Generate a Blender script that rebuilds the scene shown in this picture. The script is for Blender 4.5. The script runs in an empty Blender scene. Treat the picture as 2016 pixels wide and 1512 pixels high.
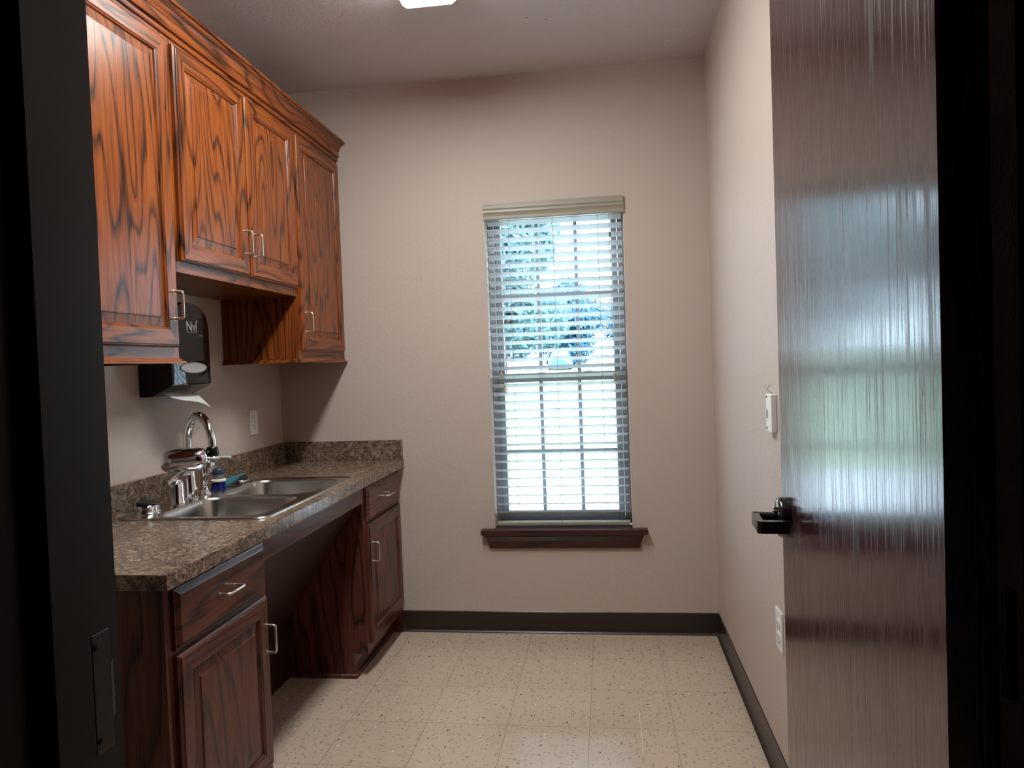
import bpy, bmesh, math, random
from mathutils import Vector, Matrix, noise
random.seed(7)
S = bpy.context.scene
COL = S.collection
PI = math.pi

# ------------------------------------------------------------------ camera
# axes of the room: x = distance from the left wall, y = 0 at the back wall (room is y < 0), z up
cd = bpy.data.cameras.new('camera'); cam = bpy.data.objects.new('camera', cd); COL.objects.link(cam)
R = Vector((0.99098526, 0.12915308, -0.03560486)); U = Vector((0.03168929, 0.03224731, 0.99897743)); F = R.cross(-U)
F = -R.cross(U)
M = Matrix((R, U, -F)).transposed().to_4x4(); M.translation = Vector((1.66814, -3.52734, 1.34027))
cam.matrix_world = M
cd.sensor_width = 36.0; cd.lens = 1416.56 * 36.0 / 2016.0; cd.clip_start = 0.02; cd.clip_end = 400
S.camera = cam
# ------------------------------------------------------------------ view, sky, sun
vs = S.view_settings
vs.view_transform = 'Standard'; vs.look = 'None'; vs.gamma = 1.0; vs.use_curve_mapping = False; vs.exposure = 0.12
W = bpy.data.worlds.new('sky'); S.world = W; W.use_nodes = True
wn = W.node_tree.nodes; wl = W.node_tree.links
bgn = wn['Background']
SKY_STRENGTH = 13.5
bgn.inputs['Color'].default_value = (0.66, 0.83, 1.0, 1); bgn.inputs['Strength'].default_value = SKY_STRENGTH
sd = bpy.data.lights.new('sun', 'SUN'); sd.energy = 6.0; sd.angle = 0.02; sd.color = (1, 0.97, 0.9)
sun = bpy.data.objects.new('sun', sd); COL.objects.link(sun); sun.location = (0, -10, 20)
sun.rotation_euler = (math.radians(48), 0, math.radians(-18))
LAMP = 47.0       # ceiling fixture radiance
S.cycles.use_denoising = True
S.cycles.max_bounces = 10; S.cycles.diffuse_bounces = 6; S.cycles.sample_clamp_indirect = 6.0
S.cycles.caustics_reflective = False; S.cycles.caustics_refractive = False

# ------------------------------------------------------------------ materials
def newmat(name):
    m = bpy.data.materials.new(name); m.use_nodes = True
    return m, m.node_tree.nodes, m.node_tree.links, m.node_tree.nodes['Principled BSDF']
def simple(name, col, rough=0.5, metal=0.0, spec=0.5, bump=0.0, bscale=100.0, coat=0.0, aniso=0.0, emit=0.0, trans=0.0):
    m, n, l, b = newmat(name)
    b.inputs['Base Color'].default_value = (*col, 1); b.inputs['Roughness'].default_value = rough
    b.inputs['Metallic'].default_value = metal; b.inputs['Specular IOR Level'].default_value = spec
    b.inputs['Coat Weight'].default_value = coat; b.inputs['Coat Roughness'].default_value = 0.08
    if trans: b.inputs['Transmission Weight'].default_value = trans
    if emit:
        b.inputs['Emission Color'].default_value = (*col, 1); b.inputs['Emission Strength'].default_value = emit
    tc = n.new('ShaderNodeTexCoord'); nz = n.new('ShaderNodeTexNoise')
    l.new(tc.outputs['Object'], nz.inputs['Vector']); nz.inputs['Scale'].default_value = bscale; nz.inputs['Detail'].default_value = 2
    if bump:
        bp = n.new('ShaderNodeBump'); bp.inputs['Strength'].default_value = bump; bp.inputs['Distance'].default_value = 0.002
        l.new(nz.outputs['Fac'], bp.inputs['Height']); l.new(bp.outputs['Normal'], b.inputs['Normal'])
    return m
class NG:
    """tiny node-graph helper"""
    def __init__(s, m): s.n = m.node_tree.nodes; s.l = m.node_tree.links
    def node(s, t, **k):
        x = s.n.new(t)
        for a, v in k.items(): setattr(x, a, v)
        return x
    def put(s, sock, v):
        if isinstance(v, (int, float)): sock.default_value = v
        elif isinstance(v, (tuple, list)): sock.default_value = v
        else: s.l.new(v, sock)
    def math(s, op, a, b=0.0, c=0.0, clamp=False):
        x = s.node('ShaderNodeMath', operation=op); x.use_clamp = clamp
        s.put(x.inputs[0], a); s.put(x.inputs[1], b); s.put(x.inputs[2], c); return x.outputs[0]
    def vmul(s, v, k):
        x = s.node('ShaderNodeVectorMath', operation='MULTIPLY'); s.put(x.inputs[0], v); s.put(x.inputs[1], k); return x.outputs[0]
    def vadd(s, v, k):
        x = s.node('ShaderNodeVectorMath', operation='ADD'); s.put(x.inputs[0], v); s.put(x.inputs[1], k); return x.outputs[0]
    def noise(s, v, scale, detail=2, rough=0.5, dist=0.0):
        x = s.node('ShaderNodeTexNoise'); s.put(x.inputs['Vector'], v); x.inputs['Scale'].default_value = scale
        x.inputs['Detail'].default_value = detail; x.inputs['Roughness'].default_value = rough; x.inputs['Distortion'].default_value = dist
        return x.outputs['Fac']
    def ramp(s, f, stops, interp='LINEAR'):
        x = s.node('ShaderNodeValToRGB'); x.color_ramp.interpolation = interp
        e = x.color_ramp.elements
        while len(e) < len(stops): e.new(0.5)
        for i, (p, c) in enumerate(stops):
            e[i].position = p; e[i].color = (*c, 1) if len(c) == 3 else c
        s.put(x.inputs['Fac'], f); return x.outputs['Color']
    def mix(s, f, a, b, mode='MIX'):
        x = s.node('ShaderNodeMix', data_type='RGBA', blend_type=mode); s.put(x.inputs[0], f)
        s.put(x.inputs[6], (*a, 1) if isinstance(a, tuple) and len(a) == 3 else a)
        s.put(x.inputs[7], (*b, 1) if isinstance(b, tuple) and len(b) == 3 else b); return x.outputs[2]
    def scuff(s, v, a, b, r):
        """mask of a wobbly scratch from a to b (object coordinates)"""
        a = Vector(a); d = Vector(b) - a; L2 = d.length_squared
        wob = s.node('ShaderNodeTexNoise'); s.put(wob.inputs['Vector'], v); wob.inputs['Scale'].default_value = 55
        w = s.vmul(s.vadd(wob.outputs['Color'], (-0.5, -0.5, -0.5)), (0.008, 0.008, 0.008))
        q = s.vadd(s.vadd(v, w), tuple(-a))
        dt = s.node('ShaderNodeVectorMath', operation='DOT_PRODUCT'); s.put(dt.inputs[0], q); dt.inputs[1].default_value = tuple(d / L2)
        t = s.math('MINIMUM', s.math('MAXIMUM', dt.outputs['Value'], 0.0), 1.0)
        sc = s.node('ShaderNodeVectorMath', operation='SCALE'); sc.inputs[0].default_value = tuple(-d); s.put(sc.inputs['Scale'], t)
        ln = s.node('ShaderNodeVectorMath', operation='LENGTH'); s.put(ln.inputs[0], s.vadd(q, sc.outputs[0]))
        return s.math('MULTIPLY', s.math('SUBTRACT', r, ln.outputs['Value']), 900, clamp=True)
    def bump(s, h, strength, dist=0.001):
        x = s.node('ShaderNodeBump'); x.inputs['Strength'].default_value = strength; x.inputs['Distance'].default_value = dist
        s.put(x.inputs['Height'], h); return x.outputs['Normal']

def oak(name, along, light=(0.33, 0.085, 0.013), mid=(0.18, 0.040, 0.009), dark=(0.012, 0.004, 0.003), rough=0.30, k=18.0, wide=1.1):
    """stained oak: cathedral figure = contour lines of a noise stretched along the grain"""
    m, n, l, b = newmat(name); g = NG(m)
    tc = g.node('ShaderNodeTexCoord'); oi = g.node('ShaderNodeObjectInfo')
    rnd = g.math('MULTIPLY', oi.outputs['Random'], 37.0)
    v = g.vadd(tc.outputs['Object'], rnd)
    a, s_ = 0.75, 5.2 * wide
    sc = [s_, s_, s_]; sc[along] = a
    v1 = g.vmul(v, tuple(sc))
    n1 = g.noise(v1, 1.0, 1.5, 0.45, 0.15)
    wob = g.noise(g.vmul(v, tuple(22.0 if i != along else 5.0 for i in range(3))), 1.0, 2, 0.5)
    t = g.math('ADD', g.math('MULTIPLY', n1, k), g.math('MULTIPLY', wob, 0.30))
    fr = g.math('FRACT', t)
    # a ring: slow brightening, abrupt dark pore band
    band = g.math('SMOOTH_MIN', g.math('MULTIPLY', fr, 3.2), g.math('MULTIPLY', g.math('SUBTRACT', 1.0, fr), 6.0), 0.12)
    ring = g.math('SUBTRACT', 1.0, band, clamp=True)
    pv = tuple(330.0 if i != along else 9.0 for i in range(3))
    pores = g.noise(g.vmul(v, pv), 1.0, 2, 0.6)
    pmask = g.math('MULTIPLY', g.math('SUBTRACT', pores, 0.50), 5.0, clamp=True)
    fine = g.noise(g.vmul(v, tuple(90.0 if i != along else 3.0 for i in range(3))), 1.0, 3, 0.6)
    fmix = g.math('MULTIPLY', g.math('SUBTRACT', fine, 0.35), 2.4, clamp=True)
    base = g.mix(fmix, mid, light)
    dk = g.math('MULTIPLY', g.math('POWER', ring, 1.2), g.math('ADD', g.math('MULTIPLY', pmask, 0.55), 0.75), clamp=True)
    dk = g.math('ADD', dk, g.math('MULTIPLY', pmask, 0.35), clamp=True)
    colr = g.mix(dk, base, dark)
    l.new(colr, b.inputs['Base Color'])
    b.inputs['Roughness'].default_value = rough; b.inputs['Specular IOR Level'].default_value = 0.38
    h = g.math('SUBTRACT', 1.0, dk)
    l.new(g.bump(h, 0.25, 0.0006), b.inputs['Normal'])
    return m
OAK_V = oak('oak_vertical_grain', 2)
OAK_H = oak('oak_horizontal_grain', 1)
OAK_X = oak('oak_crosswise_grain', 0)
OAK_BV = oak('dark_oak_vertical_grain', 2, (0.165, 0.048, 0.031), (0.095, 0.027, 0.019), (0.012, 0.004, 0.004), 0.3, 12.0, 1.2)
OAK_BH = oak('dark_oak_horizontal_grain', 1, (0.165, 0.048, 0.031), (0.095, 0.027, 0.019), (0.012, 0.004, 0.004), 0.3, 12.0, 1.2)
OAK_KNEE = oak('knee_shade_oak', 1, (0.05, 0.014, 0.008), (0.03, 0.009, 0.006), (0.008, 0.003, 0.003), 0.45, 12.0, 1.2)  # base-cabinet oak with the under-sink shade put into its colour
OAK_SILL = oak('dark_oak_sill', 0, (0.085, 0.026, 0.020), (0.05, 0.016, 0.012), (0.010, 0.004, 0.004), 0.35, 7.0, 1.2)

def laminate():
    m, n, l, b = newmat('brown_laminate'); g = NG(m)
    tc = g.node('ShaderNodeTexCoord'); v = tc.outputs['Object']
    n1 = g.noise(v, 26, 6, 0.72, 1.6)
    n2 = g.noise(v, 90, 5, 0.7, 2.5)
    n3 = g.noise(v, 9, 3, 0.5, 0.4)
    f = g.math('ADD', g.math('MULTIPLY', n1, 0.55), g.math('MULTIPLY', n2, 0.45))
    c = g.ramp(f, [(0.38, (0.022, 0.015, 0.012)), (0.47, (0.075, 0.047, 0.033)), (0.53, (0.19, 0.122, 0.085)), (0.62, (0.42, 0.29, 0.21))])
    # thin pale veins
    r = g.math('ABSOLUTE', g.math('SUBTRACT', g.noise(v, 34, 4, 0.6, 2.2), 0.5))
    vein = g.math('SUBTRACT', 1.0, g.math('MULTIPLY', r, 42.0), clamp=True)
    c = g.mix(g.math('MULTIPLY', vein, g.math('MULTIPLY', n3, 1.1)), c, (0.55, 0.42, 0.32))
    l.new(c, b.inputs['Base Color']); b.inputs['Roughness'].default_value = 0.22
    return m
LAM = laminate()

def vct():
    m, n, l, b = newmat('vinyl_composition_tile'); g = NG(m)
    tc = g.node('ShaderNodeTexCoord'); T = 0.3048
    sep = g.node('ShaderNodeSeparateXYZ'); l.new(tc.outputs['Object'], sep.inputs[0])
    u = g.math('DIVIDE', g.math('SUBTRACT', sep.outputs[0], 0.6531), T); v = g.math('DIVIDE', g.math('ADD', sep.outputs[1], 0.3098), T)
    iu, iv = g.math('FLOOR', u), g.math('FLOOR', v)
    chk = g.math('ABSOLUTE', g.math('MODULO', g.math('ADD', iu, iv), 2.0))
    cx = g.node('ShaderNodeCombineXYZ'); l.new(iu, cx.inputs[0]); l.new(iv, cx.inputs[1])
    wn_ = g.node('ShaderNodeTexWhiteNoise', noise_dimensions='3D'); l.new(cx.outputs[0], wn_.inputs['Vector'])
    def pick(sx, sy):
        a = g.vmul(tc.outputs['Object'], (sx, sy, 1)); bb = g.vmul(tc.outputs['Object'], (sy, sx, 1))
        mx = g.node('ShaderNodeMix', data_type='VECTOR'); l.new(chk, mx.inputs[0]); l.new(a, mx.inputs[4]); l.new(bb, mx.inputs[5])
        return g.vadd(mx.outputs[1], g.vmul(wn_.outputs['Color'], (30, 30, 0)))
    def flecks(vec, scale, thr, soft, dens):
        vo = g.node('ShaderNodeTexVoronoi', feature='F1'); l.new(vec, vo.inputs['Vector']); vo.inputs['Scale'].default_value = scale
        near = g.math('MULTIPLY', g.math('SUBTRACT', thr, vo.outputs['Distance']), soft, clamp=True)
        sc = g.node('ShaderNodeSeparateColor'); l.new(vo.outputs['Color'], sc.inputs[0])
        return g.math('MULTIPLY', near, g.math('LESS_THAN', sc.outputs[0], dens))
    vecA = pick(1.0, 0.38)
    base = g.mix(wn_.outputs['Value'], (0.60, 0.462, 0.365), (0.645, 0.50, 0.395))
    cl = g.noise(vecA, 60, 3, 0.6)
    base = g.mix(g.math('MULTIPLY', g.math('SUBTRACT', cl, 0.4), 0.9, clamp=True), base, (0.50, 0.38, 0.295))
    c = g.mix(g.math('MULTIPLY', flecks(vecA, 135, 0.38, 8, 0.38), 0.60), base, (0.20, 0.15, 0.11))
    c = g.mix(flecks(pick(1.0, 0.45), 66, 0.22, 12, 0.09), c, (0.05, 0.035, 0.03))
    c = g.mix(flecks(g.vadd(pick(1.0, 0.6), (5.3, 2.1, 0)), 56, 0.21, 12, 0.06), c, (0.85, 0.80, 0.74))
    fu, fv = g.math('FRACT', u), g.math('FRACT', v)
    eu = g.math('MINIMUM', fu, g.math('SUBTRACT', 1.0, fu)); ev = g.math('MINIMUM', fv, g.math('SUBTRACT', 1.0, fv))
    e = g.math('MINIMUM', eu, ev)
    gr = g.math('MULTIPLY', g.math('SUBTRACT', 0.0042, e), 600, clamp=True)
    c = g.mix(g.math('MULTIPLY', gr, 0.6), c, (0.20, 0.13, 0.10))
    # one pale scuff scratched along the floor
    sm = g.scuff(tc.outputs['Object'], (1.752, -0.777, 0), (1.7535, -1.085, 0), 0.0022)
    c = g.mix(g.math('MULTIPLY', sm, 0.6), c, (0.85, 0.78, 0.70))
    l.new(c, b.inputs['Base Color'])
    wear = g.noise(tc.outputs['Object'], 3.0, 3, 0.6)
    l.new(g.math('ADD', g.math('MULTIPLY', wear, 0.08), 0.075), b.inputs['Roughness'])
    b.inputs['Specular IOR Level'].default_value = 1.0
    hh = g.math('ADD', g.math('MULTIPLY', g.noise(tc.outputs['Object'], 5.0, 2, 0.5), 1.0), g.math('MULTIPLY', gr, -0.2))
    l.new(g.bump(hh, 0.10, 0.0015), b.inputs['Normal'])
    return m
VCT = vct()

def plaster(name, col, bump=0.35, scale=150, marks=()):
    m, n, l, b = newmat(name); g = NG(m)
    tc = g.node('ShaderNodeTexCoord')
    h = g.noise(tc.outputs['Object'], scale, 3, 0.55)
    h2 = g.noise(tc.outputs['Object'], scale * 0.3, 2, 0.5)
    l.new(g.bump(g.math('ADD', h, h2), bump, 0.003), b.inputs['Normal'])
    d = g.noise(tc.outputs['Object'], 2.2, 3, 0.5)
    c = g.mix(g.math('MULTIPLY', d, 0.5), col, tuple(c * 0.93 for c in col))
    for a, e_, rad, amt, mc in marks: c = g.mix(g.math('MULTIPLY', g.scuff(tc.outputs['Object'], a, e_, rad), amt), c, mc)
    l.new(c, b.inputs['Base Color'])
    b.inputs['Roughness'].default_value = 0.6; b.inputs['Specular IOR Level'].default_value = 0.35
    return m
WALL = plaster('beige_orange_peel_paint', (0.57, 0.462, 0.405), marks=[((0.751, 0, 1.881), (0.767, 0, 1.772), 0.002, 0.35, (0.33, 0.24, 0.14)), ((2.17, -1.000, 0.648), (2.17, -1.012, 0.628), 0.002, 0.5, (0.12, 0.09, 0.08)), ((2.17, -1.012, 0.628), (2.17, -1.036, 0.606), 0.0022, 0.5, (0.12, 0.09, 0.08))])
CEIL = plaster('white_textured_ceiling', (0.68, 0.635, 0.645), 0.6, 110)

def door_wood():
    m, n, l, b = newmat('dark_gloss_door_veneer'); g = NG(m)
    tc = g.node('ShaderNodeTexCoord'); v = tc.outputs['Object']
    f1 = g.noise(g.vmul(v, (60, 60, 1.6)), 1.0, 4, 0.65, 0.3)
    f2 = g.noise(g.vmul(v, (8, 8, 0.35)), 1.0, 2, 0.5, 0.6)
    rings = g.math('FRACT', g.math('MULTIPLY', f2, 9.0))
    rl = g.math('MULTIPLY', g.math('SUBTRACT', rings, 0.8), 5, clamp=True)
    c = g.mix(f1, (0.034, 0.010, 0.012), (0.070, 0.023, 0.026))
    c = g.mix(g.math('MULTIPLY', rl, 0.5), c, (0.035, 0.012, 0.014))
    l.new(c, b.inputs['Base Color'])
    pores = g.noise(g.vmul(v, (230, 230, 5)), 1.0, 3, 0.6)
    pm = g.math('MULTIPLY', g.math('SUBTRACT', pores, 0.48), 4.0, clamp=True)
    l.new(g.math('ADD', g.math('MULTIPLY', pm, 0.26), 0.15), b.inputs['Roughness'])
    h = g.math('ADD', g.math('MULTIPLY', pm, -1.0), g.math('MULTIPLY', rl, -0.6))
    l.new(g.bump(h, 0.09, 0.0006), b.inputs['Normal'])
    b.inputs['Specular IOR Level'].default_value = 0.85
    return m
DOORW = door_wood()
def steel():
    m, n, l, b = newmat('brushed_stainless'); g = NG(m)
    tc = g.node('ShaderNodeTexCoord')
    f = g.noise(g.vmul(tc.outputs['Object'], (30, 400, 400)), 1.0, 3, 0.6)
    b.inputs['Base Color'].default_value = (0.52, 0.49, 0.46, 1); b.inputs['Metallic'].default_value = 1.0
    b.inputs['Roughness'].default_value = 0.24
    return m
STEEL = steel()
CHROME = simple('chrome', (0.82, 0.82, 0.84), 0.06, 1.0)
NICKEL = simple('brushed_nickel', (0.72, 0.68, 0.62), 0.28, 1.0)
BLACKM = simple('black_painted_metal', (0.006, 0.006, 0.007), 0.36, 0.0, 0.28)
BRONZE = simple('black_lever_finish', (0.010, 0.009, 0.009), 0.17, 0.0, 0.7)
BLACKP = simple('glossy_black_plastic', (0.004, 0.004, 0.005), 0.08, 0.0, 0.35)
RUBBER = simple('black_rubber', (0.012, 0.012, 0.013), 0.45)
GREYP = simple('silver_grey_plastic', (0.55, 0.53, 0.51), 0.35)
WHITEP = simple('white_plastic', (0.85, 0.82, 0.80), 0.35)
WHITE = simple('white_print', (0.85, 0.85, 0.85), 0.5)
GREYPR = simple('grey_print', (0.30, 0.30, 0.30), 0.5)
PAPER = simple('paper_towel', (0.86, 0.85, 0.83), 0.9, bump=0.4, bscale=600)
BASEB = simple('dark_brown_vinyl_base', (0.030, 0.017, 0.015), 0.33, bump=0.1, bscale=40)
BLIND = simple('white_faux_wood_slat', (0.60, 0.61, 0.63), 0.4)
VALM = simple('ivory_valance', (0.33, 0.295, 0.235), 0.38)
VINYL = simple('backlit_shade_vinyl', (0.22, 0.22, 0.225), 0.4)  # white vinyl; its backlit shade is painted in as grey
CORD = simple('blind_cord', (0.30, 0.31, 0.33), 0.8)
TASSEL = simple('ivory_tassel', (0.46, 0.39, 0.26), 0.4)
NAVY = simple('slate_blue_plastic', (0.035, 0.050, 0.085), 0.25)
BRIST = simple('royal_blue_bristle', (0.004, 0.012, 0.20), 0.5)
TEAL = simple('teal_plastic', (0.05, 0.25, 0.34), 0.35)
CLEAR = simple('clear_plastic', (0.55, 0.55, 0.56), 0.08, trans=0.6)
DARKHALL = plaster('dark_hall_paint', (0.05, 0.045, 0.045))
DIFFS = simple('lit_acrylic_side', (0.95, 1.0, 0.97), 0.4, emit=LAMP * 0.28)
DIFF = simple('lit_acrylic_diffuser', (0.95, 1.0, 0.97), 0.4, emit=LAMP)
CONC = simple('pale_concrete', (0.42, 0.43, 0.44), 0.9, bump=0.3, bscale=20)
BRICK = simple('outer_wall_face', (0.35, 0.25, 0.2), 0.9)
def lawnmat():
    m, n, l, b = newmat('mown_lawn'); g = NG(m)
    tc = g.node('ShaderNodeTexCoord')
    f = g.noise(tc.outputs['Object'], 3.5, 6, 0.7); f2 = g.noise(tc.outputs['Object'], 0.25, 2, 0.5)
    c = g.ramp(f, [(0.38, (0.09, 0.15, 0.09)), (0.5, (0.17, 0.23, 0.15)), (0.62, (0.30, 0.32, 0.23))])
    c = g.mix(g.math('MULTIPLY', f2, 0.6), c, (0.24, 0.26, 0.20))
    l.new(c, b.inputs['Base Color']); b.inputs['Roughness'].default_value = 0.9
    return m
LAWN = lawnmat()
def leafmat(name, a, c2):
    m, n, l, b = newmat(name); g = NG(m)
    oi = g.node('ShaderNodeTexCoord')
    l.new(g.mix(g.noise(oi.outputs['Object'], 2.2, 3, 0.6), a, c2), b.inputs['Base Color']); b.inputs['Roughness'].default_value = 0.55
    return m
LEAF1 = leafmat('blue_green_leaves', (0.02, 0.08, 0.10), (0.11, 0.23, 0.23))
LEAF2 = leafmat('deep_blue_green_leaves', (0.010, 0.06, 0.11), (0.045, 0.15, 0.24))
BARK = simple('bark', (0.09, 0.065, 0.05), 0.9, bump=0.6, bscale=30)
CARP = simple('blue_car_paint', (0.03, 0.13, 0.38), 0.25, 0.2, coat=0.6)
CARG = simple('car_glass', (0.05, 0.16, 0.30), 0.1)
def panemat():
    m = bpy.data.materials.new('window_glass'); m.use_nodes = True
    n, l = m.node_tree.nodes, m.node_tree.links; n.clear()
    o = n.new('ShaderNodeOutputMaterial'); t = n.new('ShaderNodeBsdfTransparent'); gl = n.new('ShaderNodeBsdfGlossy'); mx = n.new('ShaderNodeMixShader')
    gl.inputs['Roughness'].default_value = 0.02; t.inputs['Color'].default_value = (0.94, 0.97, 0.97, 1)
    mx.inputs[0].default_value = 0.06
    l.new(t.outputs[0], mx.inputs[1]); l.new(gl.outputs[0], mx.inputs[2]); l.new(mx.outputs[0], o.inputs['Surface'])
    return m
GLASS = panemat()

# ------------------------------------------------------------------ mesh builder
class MB:
    """collects shapes in world coordinates; build() links them as ONE mesh object whose origin is `org`"""
    def __init__(s): s.bm = bmesh.new(); s.mats = []; s.cur = 0
    def mat(s, m):
        if m not in s.mats: s.mats.append(m)
        s.cur = s.mats.index(m); return s
    def face(s, vs, mi=None):
        try: f = s.bm.faces.new(vs)
        except ValueError: return None
        f.material_index = s.cur if mi is None else mi; return f
    def v(s, p): return s.bm.verts.new(p)
    def box(s, a, b, bev=0.0):
        x0, y0, z0 = a; x1, y1, z1 = b
        P = [(x0, y0, z0), (x1, y0, z0), (x1, y1, z0), (x0, y1, z0), (x0, y0, z1), (x1, y0, z1), (x1, y1, z1), (x0, y1, z1)]
        vs_ = [s.v(p) for p in P]
        fs = [s.face([vs_[i] for i in q]) for q in ((0, 3, 2, 1), (4, 5, 6, 7), (0, 1, 5, 4), (1, 2, 6, 5), (2, 3, 7, 6), (3, 0, 4, 7))]
        if bev:
            es = {e for f in fs for e in f.edges}
            r = bmesh.ops.bevel(s.bm, geom=list(es), offset=bev, segments=2, profile=0.5, affect='EDGES')
            for f in r['faces']: f.material_index = s.cur
        return s
    def loft(s, loops, closed=True, cap0=True, cap1=True, ring=True):
        """loops: list of equal-length point lists"""
        L = [[s.v(p) for p in lp] for lp in loops]; n = len(L[0])
        for i in range(len(L) - 1):
            for j in range(n if ring else n - 1):
                k = (j + 1) % n
                s.face([L[i][j], L[i][k], L[i + 1][k], L[i + 1][j]])
        if cap0: s.face(list(reversed(L[0])))
        if cap1: s.face(L[-1])
        return s
    def tube(s, pts, r, n=10, cap=True):
        pts = [Vector(p) for p in pts]; rr = r if isinstance(r, (list, tuple)) else [r] * len(pts)
        loops = []; up = None
        for i, p in enumerate(pts):
            t = ((pts[min(i + 1, len(pts) - 1)] - p).normalized() + (p - pts[max(i - 1, 0)]).normalized())
            t = t.normalized() if t.length > 1e-9 else Vector((0, 0, 1))
            if up is None:
                up = Vector((0, 0, 1)) if abs(t.z) < 0.9 else Vector((1, 0, 0))
            up = (up - t * up.dot(t)).normalized(); sd_ = t.cross(up)
            loops.append([p + (up * math.cos(2 * PI * j / n) + sd_ * math.sin(2 * PI * j / n)) * rr[i] for j in range(n)])
        return s.loft(loops, cap0=cap, cap1=cap)
    def lathe(s, c, prof, n=28, axis=(0, 0, 1)):
        """prof: (radius, height) pairs along axis from point c"""
        ax = Vector(axis).normalized(); u = Vector((1, 0, 0)) if abs(ax.x) < 0.9 else Vector((0, 1, 0)); u = (u - ax * u.dot(ax)).normalized(); w = ax.cross(u)
        c = Vector(c)
        return s.loft([[c + ax * h + (u * math.cos(2 * PI * j / n) + w * math.sin(2 * PI * j / n)) * max(r, 1e-5) for j in range(n)] for r, h in prof])
    def prism(s, poly, vec):
        return s.loft([[Vector(p) for p in poly], [Vector(p) + Vector(vec) for p in poly]])
    def build(s, name, parent=None, org=None, smooth=None, mat=None):
        bmesh.ops.recalc_face_normals(s.bm, faces=s.bm.faces)
        if parent is not None: base = wloc(parent)
        else: base = Vector((0, 0, 0))
        o_ = Vector(org) if org is not None else (base.copy() if parent is not None else Vector((0, 0, 0)))
        bmesh.ops.translate(s.bm, verts=s.bm.verts, vec=-o_)
        me = bpy.data.meshes.new(name); s.bm.to_mesh(me); s.bm.free()
        for m in (s.mats if mat is None else [mat]): me.materials.append(m)
        ob = bpy.data.objects.new(name, me); COL.objects.link(ob)
        ob.location = o_ - base; ob.parent = parent
        if smooth is not None:
            for p in me.polygons: p.use_smooth = True
            try: me.set_sharp_from_angle(angle=math.radians(smooth))
            except Exception: pass
        return ob
def wloc(o):
    v = o.location.copy(); p = o.parent
    while p: v += p.location; p = p.parent
    return v
def mb(m): return MB().mat(m)
def thing(name, label, cat, loc, group=None):
    o = bpy.data.objects.new(name, None); COL.objects.link(o); o.location = loc
    o.empty_display_size = 0.05
    o['label'] = label; o['category'] = cat
    if group: o['group'] = group
    return o
def tag(o, label, cat, group=None, kind=None):
    o['label'] = label; o['category'] = cat
    if group: o['group'] = group
    if kind: o['kind'] = kind
    return o
def struct(o, label=None, cat=None):
    o['kind'] = 'structure'
    if label: o['label'] = label
    if cat: o['category'] = cat
    return o
def rrect(x0, y0, x1, y1, r, z, n=6):
    P = []
    for cx, cy, a0 in ((x1 - r, y1 - r, 0), (x0 + r, y1 - r, PI / 2), (x0 + r, y0 + r, PI), (x1 - r, y0 + r, 3 * PI / 2)):
        for i in range(n + 1):
            a = a0 + PI / 2 * i / n; P.append((cx + r * math.cos(a), cy + r * math.sin(a), z))
    return P

# ------------------------------------------------------------------ room shell
XR, ZC, YF = 2.1705, 2.752, -2.82        # right wall, ceiling, inner face of the door wall
WX0, WX1, WZ0, WZ1 = 1.096, 1.772, 0.498, 2.115   # window opening
HX0, HX1, HY = 0.1, 3.1, -4.7            # hall beyond the doorway
b = mb(VCT); b.box((-0.15, HY - 0.15, -0.1), (HX1 + 0.15, 0.15, 0.0)); struct(b.build('floor'), 'beige speckled vinyl tile floor', 'floor')
b = mb(CEIL); b.box((-0.15, HY - 0.15, ZC), (HX1 + 0.15, 0.15, ZC + 0.12)); struct(b.build('ceiling'), 'white textured ceiling', 'ceiling')
b = mb(WALL); b.box((-0.15, YF, 0), (0, 0.15, ZC)); struct(b.build('wall_left'), 'beige wall behind the cabinets', 'wall')
b = mb(WALL); b.box((XR, YF, 0), (XR + 0.13, 0.15, ZC)); struct(b.build('wall_right'), 'beige wall on the right behind the door', 'wall')
b = mb(WALL)
for a, c in (((0, 0, 0), (WX0, 0.15, ZC)), ((WX1, 0, 0), (XR, 0.15, ZC)), ((WX0, 0, 0), (WX1, 0.15, WZ0)), ((WX0, 0, WZ1), (WX1, 0.15, ZC))): b.box(a, c)
bmesh.ops.remove_doubles(b.bm, verts=b.bm.verts, dist=1e-5)
struct(b.build('wall_back'), 'beige end wall with the window', 'wall')
# door wall with opening, hall box
DX0, DX1, DZ = 1.127, 2.047, 2.14         # frame rabbet to rabbet
YH = YF - 0.14
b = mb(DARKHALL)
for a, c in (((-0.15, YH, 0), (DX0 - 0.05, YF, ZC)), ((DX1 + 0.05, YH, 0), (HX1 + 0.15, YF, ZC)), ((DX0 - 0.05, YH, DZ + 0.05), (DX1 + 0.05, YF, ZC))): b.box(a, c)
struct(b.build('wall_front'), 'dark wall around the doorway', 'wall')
b = mb(DARKHALL); b.box((HX0 - 0.1, HY, 0), (HX0, YH, ZC)); struct(b.build('wall_hall_left'))
b = mb(DARKHALL); b.box((HX1, HY, 0), (HX1 + 0.1, YH, ZC)); struct(b.build('wall_hall_right'))
b = mb(DARKHALL); b.box((HX0 - 0.1, HY - 0.1, 0), (HX1 + 0.1, HY, ZC)); struct(b.build('wall_hall_back'))

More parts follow.
